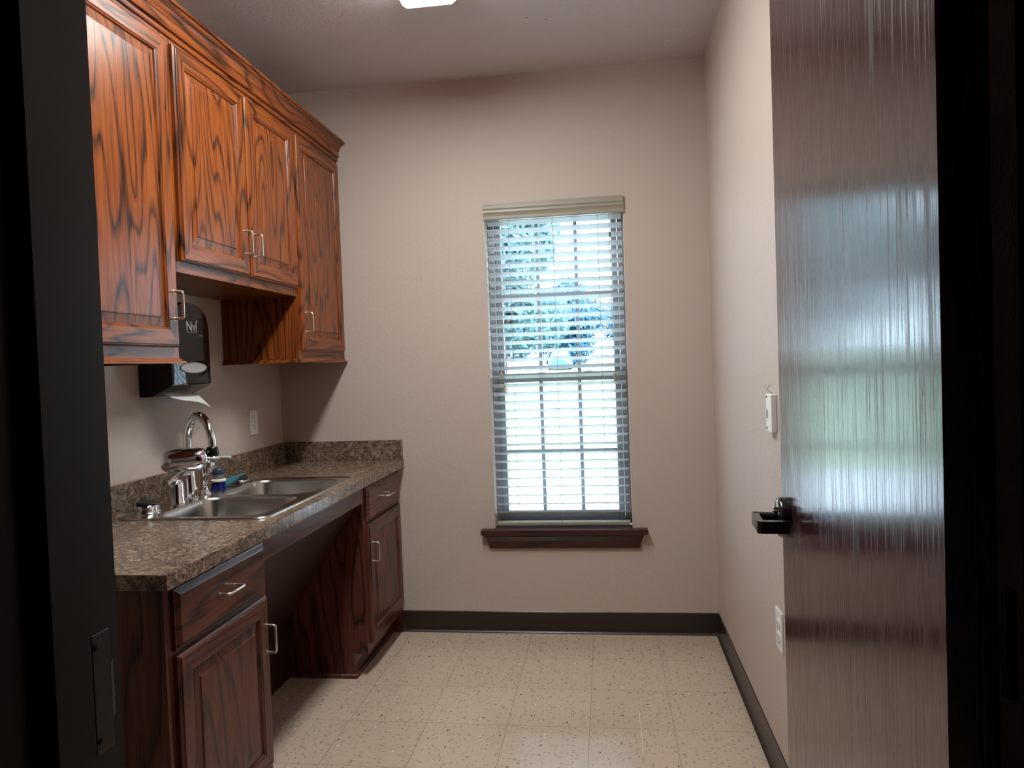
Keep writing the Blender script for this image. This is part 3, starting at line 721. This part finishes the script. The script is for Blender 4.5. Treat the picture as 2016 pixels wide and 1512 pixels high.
# water filter clipped to the spout end
wf = thing('water_filter', 'chrome horizontal water filter clipped to the end of the faucet spout', 'water filter', (0.285, -1.16, 1.03))
b = mb(BLACKP); b.lathe((0.285, -1.160, 1.052), [(0.020, 0), (0.022, 0.004), (0.020, 0.028), (0.0165, 0.034), (0.014, 0.036)], 24); b.build('collar', parent=wf, smooth=40)
b = mb(CHROME); b.lathe((0.285, -1.160, 1.020), [(0.014, 0), (0.017, 0.008), (0.022, 0.016), (0.024, 0.030), (0.021, 0.034)], 24)
b.lathe((0.285, -1.160, 1.012), [(0.010, 0), (0.012, 0.003), (0.012, 0.012)], 20); b.build('outlet', parent=wf, smooth=40)
b = mb(CHROME); ax = Vector((-0.140, -0.050, -0.006)).normalized(); c0 = Vector((0.278, -1.185, 1.050))
b.lathe(c0, [(0.006, -0.006), (0.022, -0.003), (0.033, 0.006), (0.0395, 0.022), (0.041, 0.040), (0.041, 0.044), (0.0415, 0.048), (0.0415, 0.105), (0.0405, 0.112), (0.0385, 0.124), (0.034, 0.136), (0.026, 0.145), (0.012, 0.150), (0.003, 0.151)], 36, ax)
wb = b.build('filter_body', parent=wf, smooth=40)
b = mb(GREYP); b.box((0.300, -1.166, 1.043), (0.350, -1.148, 1.052), 0.003); b.lathe((0.287, -1.160, 1.040), [(0.026, 0), (0.028, 0.003), (0.028, 0.009), (0.024, 0.012)], 24); b.build('diverter_lever', parent=wf, smooth=40)
b = mb(CHROME); b.tube([(0.290, -1.195, 1.035), (0.290, -1.197, 1.005), (0.288, -1.197, 0.998)], [0.013, 0.012, 0.010], 16); b.build('filter_outlet', parent=wf, smooth=50)

# strainers
def strainer(x, y, label, flip):
    t = thing('sink_strainer', label, 'strainer', (x, y, fz), 'sink strainers')
    b = mb(CHROME)
    if flip: b.lathe((x, y, fz), [(0.046, 0), (0.046, 0.002), (0.043, 0.005), (0.041, 0.020), (0.036, 0.026), (0.018, 0.028)], 32)
    else: b.lathe((x, y, fz), [(0.020, 0), (0.036, 0.002), (0.038, 0.010), (0.043, 0.012), (0.043, 0.0145), (0.030, 0.016)], 32)
    bk = b.build('basket', parent=t, smooth=40)
    if flip:
        q = mb(RUBBER)
        for i in range(20):
            a = 2 * PI * i / 20; q.lathe((x + 0.0418 * math.cos(a), y + 0.0418 * math.sin(a), fz + 0.013), [(0.0022, 0), (0.0022, 0.0012)], 8, (math.cos(a), math.sin(a), 0.05))
        q.build('drain_holes', parent=bk)
    z = fz + (0.027 if flip else 0.015)
    b = mb(RUBBER); b.lathe((x, y, z), [(0.028, 0), (0.032, 0.003), (0.030, 0.010), (0.020, 0.014), (0.006, 0.015)], 28); b.build('rubber_stopper', parent=t, smooth=40)
    b = mb(CHROME); b.lathe((x, y, z + 0.012), [(0.003, 0), (0.003, 0.016), (0.0045, 0.018), (0.0045, 0.022), (0.001, 0.023)], 14); b.build('post', parent=t, smooth=40)
strainer(0.108, -1.282, 'chrome sink strainer with black stopper at the near left corner of the sink', True)
strainer(0.118, -0.668, 'low sink strainer with black stopper beside the dish brush', False)

# dish brush (soap-dispensing palm brush)
bx, by = 0.096, -0.800
br = thing('dish_brush', 'round palm dish brush with blue bristles and slate blue cap', 'brush', (bx, by, fz))
b = mb(BRIST); rnd = random.Random(3)
for i in range(150):
    a = rnd.random() * 2 * PI; r0 = 0.024 * math.sqrt(rnd.random()); fl = 1.22
    p0 = Vector((bx + r0 * math.cos(a), by + r0 * math.sin(a), fz + 0.026)); p1 = Vector((bx + r0 * fl * math.cos(a), by + r0 * fl * math.sin(a), fz + 0.0005))
    b.tube([p0, p1], 0.0016, 5)
bo = b.build('bristles', parent=br); bo['kind'] = 'stuff'
b = mb(WHITEP); b.lathe((bx, by, fz + 0.024), [(0.026, 0), (0.0295, 0.003), (0.0295, 0.009), (0.026, 0.012), (0.022, 0.013)], 30); b.build('white_ring', parent=br, smooth=40)
b = mb(CLEAR); b.lathe((bx, by, fz + 0.036), [(0.0215, 0), (0.0235, 0.004), (0.0235, 0.018), (0.021, 0.020)], 30); b.build('soap_chamber', parent=br, smooth=40)
b = mb(NAVY); b.lathe((bx, by, fz + 0.055), [(0.022, 0), (0.0255, 0.003), (0.0265, 0.014), (0.025, 0.022), (0.019, 0.027), (0.008, 0.029)], 30); b.build('cap', parent=br, smooth=40)
# teal scraper behind
ts = mb(TEAL)
ts.loft([[(x_, y_ - w, z_ - t_), (x_, y_ + w, z_ - t_), (x_, y_ + w, z_ + t_), (x_, y_ - w, z_ + t_)] for x_, y_, z_, w, t_ in ((0.105, -0.765, fz + 0.016, 0.014, 0.014), (0.118, -0.752, fz + 0.020, 0.016, 0.014), (0.132, -0.738, fz + 0.026, 0.012, 0.012), (0.150, -0.715, fz + 0.037, 0.010, 0.003), (0.160, -0.700, fz + 0.040, 0.008, 0.002))])
bmesh.ops.bevel(ts.bm, geom=list(ts.bm.edges), offset=0.0015, segments=2, affect='EDGES')
tag(ts.build('dish_scraper', org=(0.12, -0.745, fz), smooth=40), 'small teal plastic scraper between the dish brush and strainer', 'scraper')

# ------------------------------------------------------------------ towel dispenser
dy0, dy1, dz0, dz1, ddx = -1.135, -0.875, 1.304, 1.614, 0.130
ds = thing('towel_dispenser', 'glossy black paper towel dispenser on the wall under the cabinets', 'dispenser', (0, -1.005, 1.267))
dcy = (dy0 + dy1) / 2; dhw = (dy1 - dy0) / 2
def arch(x, sc=1.0, zb=dz0, top=dz1):
    P = [(x, dcy - dhw * sc, zb), (x, dcy + dhw * sc, zb)]
    N = 14; H = 0.112
    for i in range(N + 1):
        a = PI * i / N
        P.append((x, dcy + dhw * sc * math.copysign(abs(math.cos(a)) ** 0.85, math.cos(a)), top - H * sc + H * sc * abs(math.sin(a)) ** 0.9 - (1 - sc) * 0.05))
    return P
b = mb(BLACKP)
b.loft([arch(0.0015), arch(ddx - 0.016), arch(ddx - 0.005, 0.985, dz0 + 0.001), arch(ddx, 0.955, dz0 + 0.006)])
bdy = b.build('cover', parent=ds, smooth=35)
b = mb(BLACKP)
b.prism([(0.0015, dy0 + 0.001, dz0 - 0.001), (0.0015, dy0 + 0.001, 1.267), (0.047, dy0 + 0.001, 1.267), (ddx - 0.006, dy0 + 0.001, dz0 - 0.001)], (0, dy1 - dy0 - 0.002, 0)); b.build('towel_chute', parent=ds)
b = mb(BLACKP)   # lower lip of the cover, bulging slightly
N = 12; L0, L1 = [], []
for i in range(N + 1):
    t = -1 + 2 * i / N; yy = dcy + t * dhw * 0.97; L0.append((ddx - 0.002 + 0.016 * (1 - t * t), yy, dz0 + 0.002 + 0.008 * (1 - t * t))); L1.append((ddx - 0.001 + 0.007 * (1 - t * t), yy, 1.395))
A = [b.v(p) for p in L0]; B = [b.v(p) for p in L1]
Cc = [b.v((ddx - 0.004, p[1], p[2])) for p in L0]; Dd = [b.v((ddx - 0.004, p[1], p[2])) for p in L1]
for i in range(N):
    b.face([A[i], A[i + 1], B[i + 1], B[i]]); b.face([Cc[i], Cc[i + 1], A[i + 1], A[i]]); b.face([B[i], B[i + 1], Dd[i + 1], Dd[i]])
b.face([A[0], B[0], Dd[0], Cc[0]]); b.face([A[N], B[N], Dd[N], Cc[N]])
for i in range(N): b.face([Cc[i], Cc[i + 1], Dd[i + 1], Dd[i]])
b.build('front_lip', parent=ds, smooth=40)
b = mb(GREYP); n_ = 32
ov = lambda x, s_: [(x, dcy + 0.000 + 0.084 * s_ * math.cos(2 * PI * j / n_), 1.368 + 0.021 * s_ * math.sin(2 * PI * j / n_)) for j in range(n_)]
b.loft([ov(ddx - 0.003, 1), ov(ddx + 0.0085, 1), ov(ddx + 0.0105, 0.94), ov(ddx + 0.0112, 0.7)]); b.build('viewing_oval', parent=ds, smooth=50)
def text_mesh(name, body, size, mat, loc, rot, parent, ext=0.0004, bold=0.0):
    cu = bpy.data.curves.new(name, 'FONT'); cu.body = body; cu.size = size; cu.extrude = ext; cu.offset = bold; cu.align_x = 'CENTER'
    tmp = bpy.data.objects.new('tmp', cu); COL.objects.link(tmp)
    dg = bpy.context.evaluated_depsgraph_get(); me = bpy.data.meshes.new_from_object(tmp.evaluated_get(dg)); bpy.data.objects.remove(tmp)
    me.materials.clear(); me.materials.append(mat)
    o = bpy.data.objects.new(name, me); COL.objects.link(o); o.parent = parent; o.location = Vector(loc) - wloc(parent); o.rotation_euler = rot
    return o
lx = ddx + 0.0006
text_mesh('logo', 'Nvi', 0.050, WHITE, (lx, -0.998, 1.508), (PI / 2, 0, PI / 2), bdy, bold=0.0009)
b = mb(WHITE); b.prism([(lx - 0.0005, -0.972, 1.538), (lx - 0.0005, -0.962, 1.549), (lx - 0.0005, -0.958, 1.546), (lx - 0.0005, -0.964, 1.535)], (0.001, 0, 0)); b.build('logo_leaf', parent=bdy)
b = mb(GREYPR); b.box((lx - 0.0005, -1.030, 1.500), (lx + 0.0003, -0.962, 1.5045)); b.build('logo_strip', parent=bdy)
# paper hanging out of the chute
b = mb(PAPER)
def strip(rows):
    L = [[b.v(p) for p in r] for r in rows]
    for i in range(len(L) - 1):
        for j in range(len(L[i]) - 1): b.face([L[i][j], L[i][j + 1], L[i + 1][j + 1], L[i + 1][j]])
ya, yb = -1.112, -0.930
strip([[(0.075, ya + (yb - ya) * t, 1.2745 + 0.003 * math.sin(5 * t)) for t in (0, .25, .5, .75, 1)],
       [(0.100, ya + (yb - ya) * t, 1.279 - 0.014 * (1 - t) * 0 - 0.010) for t in (0, .25, .5, .75, 1)],
       [(0.112, ya + (yb - ya) * t, 1.262 - 0.005 * t) for t in (0, .25, .5, .75, 1)],
       [(0.128, ya + 0.012 + (yb - ya + 0.006) * t, 1.256 - 0.012 * t - 0.014 * t ** 3) for t in (0, .25, .5, .75, 1)],
       [(0.138, ya + 0.030 + (yb - ya) * t, 1.250 - 0.016 * t - 0.022 * t ** 3) for t in (0, .25, .5, .75, 1)]])
bmesh.ops.solidify(b.bm, geom=list(b.bm.faces), thickness=0.0006)
tag(b.build('paper_towel', org=(0.1, -1.02, 1.26), smooth=40), 'white folded paper towel hanging out of the black dispenser', 'paper towel')

# ------------------------------------------------------------------ electrical plates
def plate(loc, side, label, name='wall_outlet', decora=True, w=0.072, h=0.117):
    """side +1: on the left wall facing +x ; -1: on the right wall facing -x"""
    x, y, z = loc; s = side
    t = thing(name, label, 'outlet', loc)
    def bx_(b, d0, d1, ya, yb, za, zb, bev=0.0): b.box((min(x + s * d0, x + s * d1), y + ya, z + za), (max(x + s * d0, x + s * d1), y + yb, z + zb), bev)
    b = mb(WHITEP); bx_(b, 0.0002, 0.0055, -w / 2, w / 2, -h / 2, h / 2, 0.002); p = b.build('cover_plate', parent=t)
    if decora:
        b = mb(GREYPR); bx_(b, 0.0055, 0.0058, -0.0175, 0.0175, -0.034, 0.034); b.build('gap', parent=t)
        b = mb(WHITEP); bx_(b, 0.0056, 0.0078, -0.0165, 0.0165, -0.033, 0.033, 0.0008); ins = b.build('receptacle', parent=t)
        for zz in (-0.021, 0.021):
            for yy, hh in ((-0.006, 0.0045), (0.006, 0.0035)):
                b = mb(RUBBER); bx_(b, 0.0078, 0.0080, yy - 0.001, yy + 0.001, zz - hh + 0.003, zz + hh + 0.003); b.build('slot', parent=ins)
            b = mb(RUBBER); b.lathe((x + s * 0.0078, y, z + zz - 0.006), [(0.0024, 0), (0.0024, 0.0003)], 12, (s, 0, 0)); b.build('slot', parent=ins)
        b = mb(GREYP); bx_(b, 0.0078, 0.0088, -0.007, 0.007, -0.0065, -0.001); bx_(b, 0.0078, 0.0088, -0.007, 0.007, 0.001, 0.0065); b.build('test_button', parent=ins)
    else:
        for zz in (-0.0195, 0.0195):
            b = mb(WHITEP); b.lathe((x + s * 0.0055, y, z + zz), [(0.0175, 0), (0.0175, 0.002), (0.0165, 0.003)], 28, (s, 0, 0)); rc = b.build('receptacle', parent=t, smooth=40)
            for yy, hh in ((-0.0062, 0.0045), (0.0062, 0.0035)):
                b = mb(RUBBER); bx_(b, 0.0085, 0.0088, yy - 0.0012, yy + 0.0012, zz - hh + 0.003, zz + hh + 0.003); b.build('slot', parent=rc)
            b = mb(RUBBER); b.lathe((x + s * 0.0085, y, z + zz - 0.008), [(0.0026, 0), (0.0026, 0.0003)], 12, (s, 0, 0)); b.build('slot', parent=rc)
        b = mb(NICKEL); b.lathe((x + s * 0.0055, y, z), [(0.003, 0), (0.002, 0.0012)], 12, (s, 0, 0)); b.build('plate_screw', parent=t)
    return t
plate((0, -0.306, 1.107), 1, 'white rectangular outlet on the wall above the backsplash')
plate((XR, -1.270, 0.500), -1, 'white double outlet low on the right wall beside the door', decora=False, w=0.080, h=0.125)

# bracket on the right wall
bk = thing('wall_bracket', 'small off white plastic holder screwed to the right wall beside the door', 'bracket', (XR, -1.25, 1.165))
b = mb(WHITEP); b.box((XR - 0.017, -1.298, 1.106), (XR - 0.0002, -1.225, 1.221), 0.002); b.build('housing', parent=bk)
b = mb(GREYP); b.box((XR - 0.021, -1.250, 1.148), (XR - 0.017, -1.238, 1.172), 0.001); b.box((XR - 0.020, -1.238, 1.160), (XR - 0.017, -1.230, 1.176), 0.001); b.build('clip', parent=bk)
for z in (1.116, 1.212):
    b = mb(RUBBER); b.lathe((XR - 0.017, -1.240, z), [(0.004, 0), (0.003, 0.002)], 12, (-1, 0, 0)); b.build('screw', parent=bk)
b = mb(RUBBER); b.tube([(XR - 0.004, -1.270, 1.222), (XR - 0.012, -1.262, 1.228), (XR - 0.014, -1.240, 1.234), (XR - 0.008, -1.226, 1.242), (XR - 0.001, -1.222, 1.245)], 0.0009, 6); b.build('wire', parent=bk)

# ------------------------------------------------------------------ ceiling light
lt = thing('ceiling_light', 'lit fluorescent wraparound fixture on the ceiling', 'ceiling light', (1.055, -1.46, ZC))
LX0, LX1, LY0, LY1 = 0.950, 1.160, -2.06, -0.845
b = mb(WHITEP); b.box((LX0 + 0.004, LY0, ZC - 0.016), (LX1 - 0.004, LY1, ZC - 0.0005), 0.002); b.build('housing', parent=lt)
b = mb(DIFF); pr = [(LX0, ZC - 0.017), (LX0 - 0.002, ZC - 0.030), (LX0 + 0.004, ZC - 0.050), (LX0 + 0.020, ZC - 0.062), (LX1 - 0.020, ZC - 0.062), (LX1 - 0.004, ZC - 0.050), (LX1 + 0.002, ZC - 0.030), (LX1, ZC - 0.017)]
b.prism([(x, LY0 + 0.006, z) for x, z in pr], (0, LY1 - LY0 - 0.012, 0))
b.mats.append(DIFFS)
b.bm.normal_update()
for f in b.bm.faces:
    if max(v.co.z for v in f.verts) > ZC - 0.049: f.material_index = 1
b.build('diffuser', parent=lt)
for y in (LY0, LY1 - 0.006):
    b = mb(WHITEP); b.prism([(x, y, z) for x, z in [(p[0], p[1]) for p in pr]], (0, 0.006, 0)); b.build('end_cap', parent=lt)
for i, (x, y, lab) in enumerate(((1.392, -0.556, 'tiny dark screw in the ceiling, the one nearer the light'), (1.469, -0.527, 'tiny dark screw in the ceiling, the one farther from the light'))):
    b = mb(RUBBER); b.lathe((x, y, ZC - 0.0006), [(0.0035, 0), (0.0035, 0.0004), (0.001, 0.0006)], 10); tag(b.build('ceiling_screw', org=(x, y, ZC)), lab, 'screw', 'ceiling screws')

# ------------------------------------------------------------------ outdoors
def gz(y): return -0.18 + max(0.0, y - 9) * 0.021
b = mb(LAWN); ys = [0.16, 2.6, 6.2, 9, 15, 30, 60, 120]
rows = [[(x, y, gz(y)) for x in (-60, -20, -6, 0, 6, 20, 60)] for y in ys]
L = [[b.v(p) for p in r] for r in rows]
for i in range(len(L) - 1):
    for j in range(6): b.face([L[i][j], L[i][j + 1], L[i + 1][j + 1], L[i + 1][j]])
lw = struct(b.build('ground_lawn'), 'pale sunlit lawn outside the window', 'lawn')
b = mb(CONC); b.box((-30, 2.6, -0.19), (30, 6.2, -0.155)); struct(b.build('ground_path'), 'pale concrete drive outside the window', 'path')
def tree(x, y, h, cr_, label, mat, n=2600, seed=1, cz=0.62):
    rd = random.Random(seed); base = gz(y)
    t = thing('tree', label, 'tree', (x, y, base), 'trees beyond the lawn')
    b = mb(BARK); b.tube([(x, y, base - 0.1), (x + 0.1, y, base + h * 0.25), (x, y, base + h * 0.6)], [0.16, 0.12, 0.06], 10); 
    for k in range(4):
        a = k * 1.7; b.tube([(x, y, base + h * 0.3), (x + cr_ * 0.5 * math.cos(a), y + cr_ * 0.5 * math.sin(a), base + h * 0.6)], [0.09, 0.03], 6)
    b.build('trunk', parent=t, smooth=60)
    b = mb(mat); lumps = []
    for k in range(11):
        a = rd.random() * 2 * PI; rr = cr_ * 0.62 * math.sqrt(rd.random())
        lumps.append((x + rr * math.cos(a), y + rr * math.sin(a), base + h * (cz + rd.uniform(-0.33, 0.26)), cr_ * rd.uniform(0.36, 0.55)))
    for i in range(n):
        cx_, cy_, cz_, r = lumps[i % len(lumps)]
        v = Vector((rd.gauss(0, 1), rd.gauss(0, 1), rd.gauss(0, 1))).normalized() * r * rd.uniform(0.55, 1.05)
        p = Vector((cx_, cy_, cz_)) + v
        u = Vector((rd.gauss(0, 1), rd.gauss(0, 1), rd.gauss(0, 1))).normalized(); w = u.orthogonal().normalized(); s_ = rd.uniform(0.10, 0.22) * (h / 8)
        b.face([b.v(p + u * s_), b.v(p + w * s_ * 0.6), b.v(p - u * s_), b.v(p - w * s_ * 0.6)])
    b.build('foliage', parent=t)
tree(-2.3, 24, 7.8, 2.7, 'nearest and tallest leafy tree seen at the left of the window', LEAF1, 8000, 1)
tree(-5.2, 34, 8.5, 3.2, 'leafy tree partly hidden behind the tallest tree at left', LEAF1, 5000, 2)
tree(-1.5, 64, 9.2, 4.2, 'broad blue green tree in the middle of the far row', LEAF2, 11000, 3, 0.46)
tree(4.8, 74, 8.8, 4.6, 'broad blue green tree in the far row at the right of the window', LEAF2, 11000, 4, 0.46)
# parked car seen from the front
cx, cy = -1.9, 54.0; cz = gz(cy)
car = thing('car', 'small blue car parked beyond the lawn facing the window', 'car', (cx, cy, cz))
b = mb(CARP)
def cs(y, w, z0, z1): return [(cx - w / 2, y, z0), (cx + w / 2, y, z0), (cx + w / 2 * 0.98, y, z1), (cx - w / 2 * 0.98, y, z1)]
b.loft([[(p[0], p[1], p[2] + cz) for p in cs(y, w, a, c_)] for y, w, a, c_ in ((cy - 2.1, 1.55, 0.30, 0.70), (cy - 1.9, 1.75, 0.25, 0.80), (cy - 0.9, 1.8, 0.25, 0.95), (cy + 1.9, 1.8, 0.25, 0.98), (cy + 2.1, 1.6, 0.35, 0.85))])
bmesh.ops.bevel(b.bm, geom=list(b.bm.edges), offset=0.06, segments=2, affect='EDGES'); cb = b.build('car_body', parent=car, smooth=40)
b = mb(CARG); b.loft([[(cx - w, y0_, z + cz), (cx + w, y0_, z + cz), (cx + w, y1_, z + cz), (cx - w, y1_, z + cz)] for w, y0_, y1_, z in ((0.84, cy - 0.95, cy + 1.6, 0.94), (0.62, cy - 0.25, cy + 1.1, 1.42))]); b.build('cabin_windows', parent=car)
b = mb(WHITE); b.box((cx - 0.60, cy - 0.2, cz + 1.42), (cx + 0.60, cy + 1.05, cz + 1.47), 0.02); b.build('roof', parent=car)
for sx in (-0.62, 0.62):
    b = mb(WHITE); b.box((cx + sx - 0.14, cy - 2.12, cz + 0.52), (cx + sx + 0.14, cy - 2.0, cz + 0.64), 0.02); b.build('headlight', parent=car)
for sx in (-0.78, 0.78):
    for yy in (-1.35, 1.35):
        b = mb(RUBBER); b.lathe((cx + sx - 0.1, cy + yy, cz + 0.31), [(0.2, 0), (0.31, 0.01), (0.31, 0.19), (0.2, 0.2)], 20, (1, 0, 0)); b.build('wheel', parent=car, smooth=40)
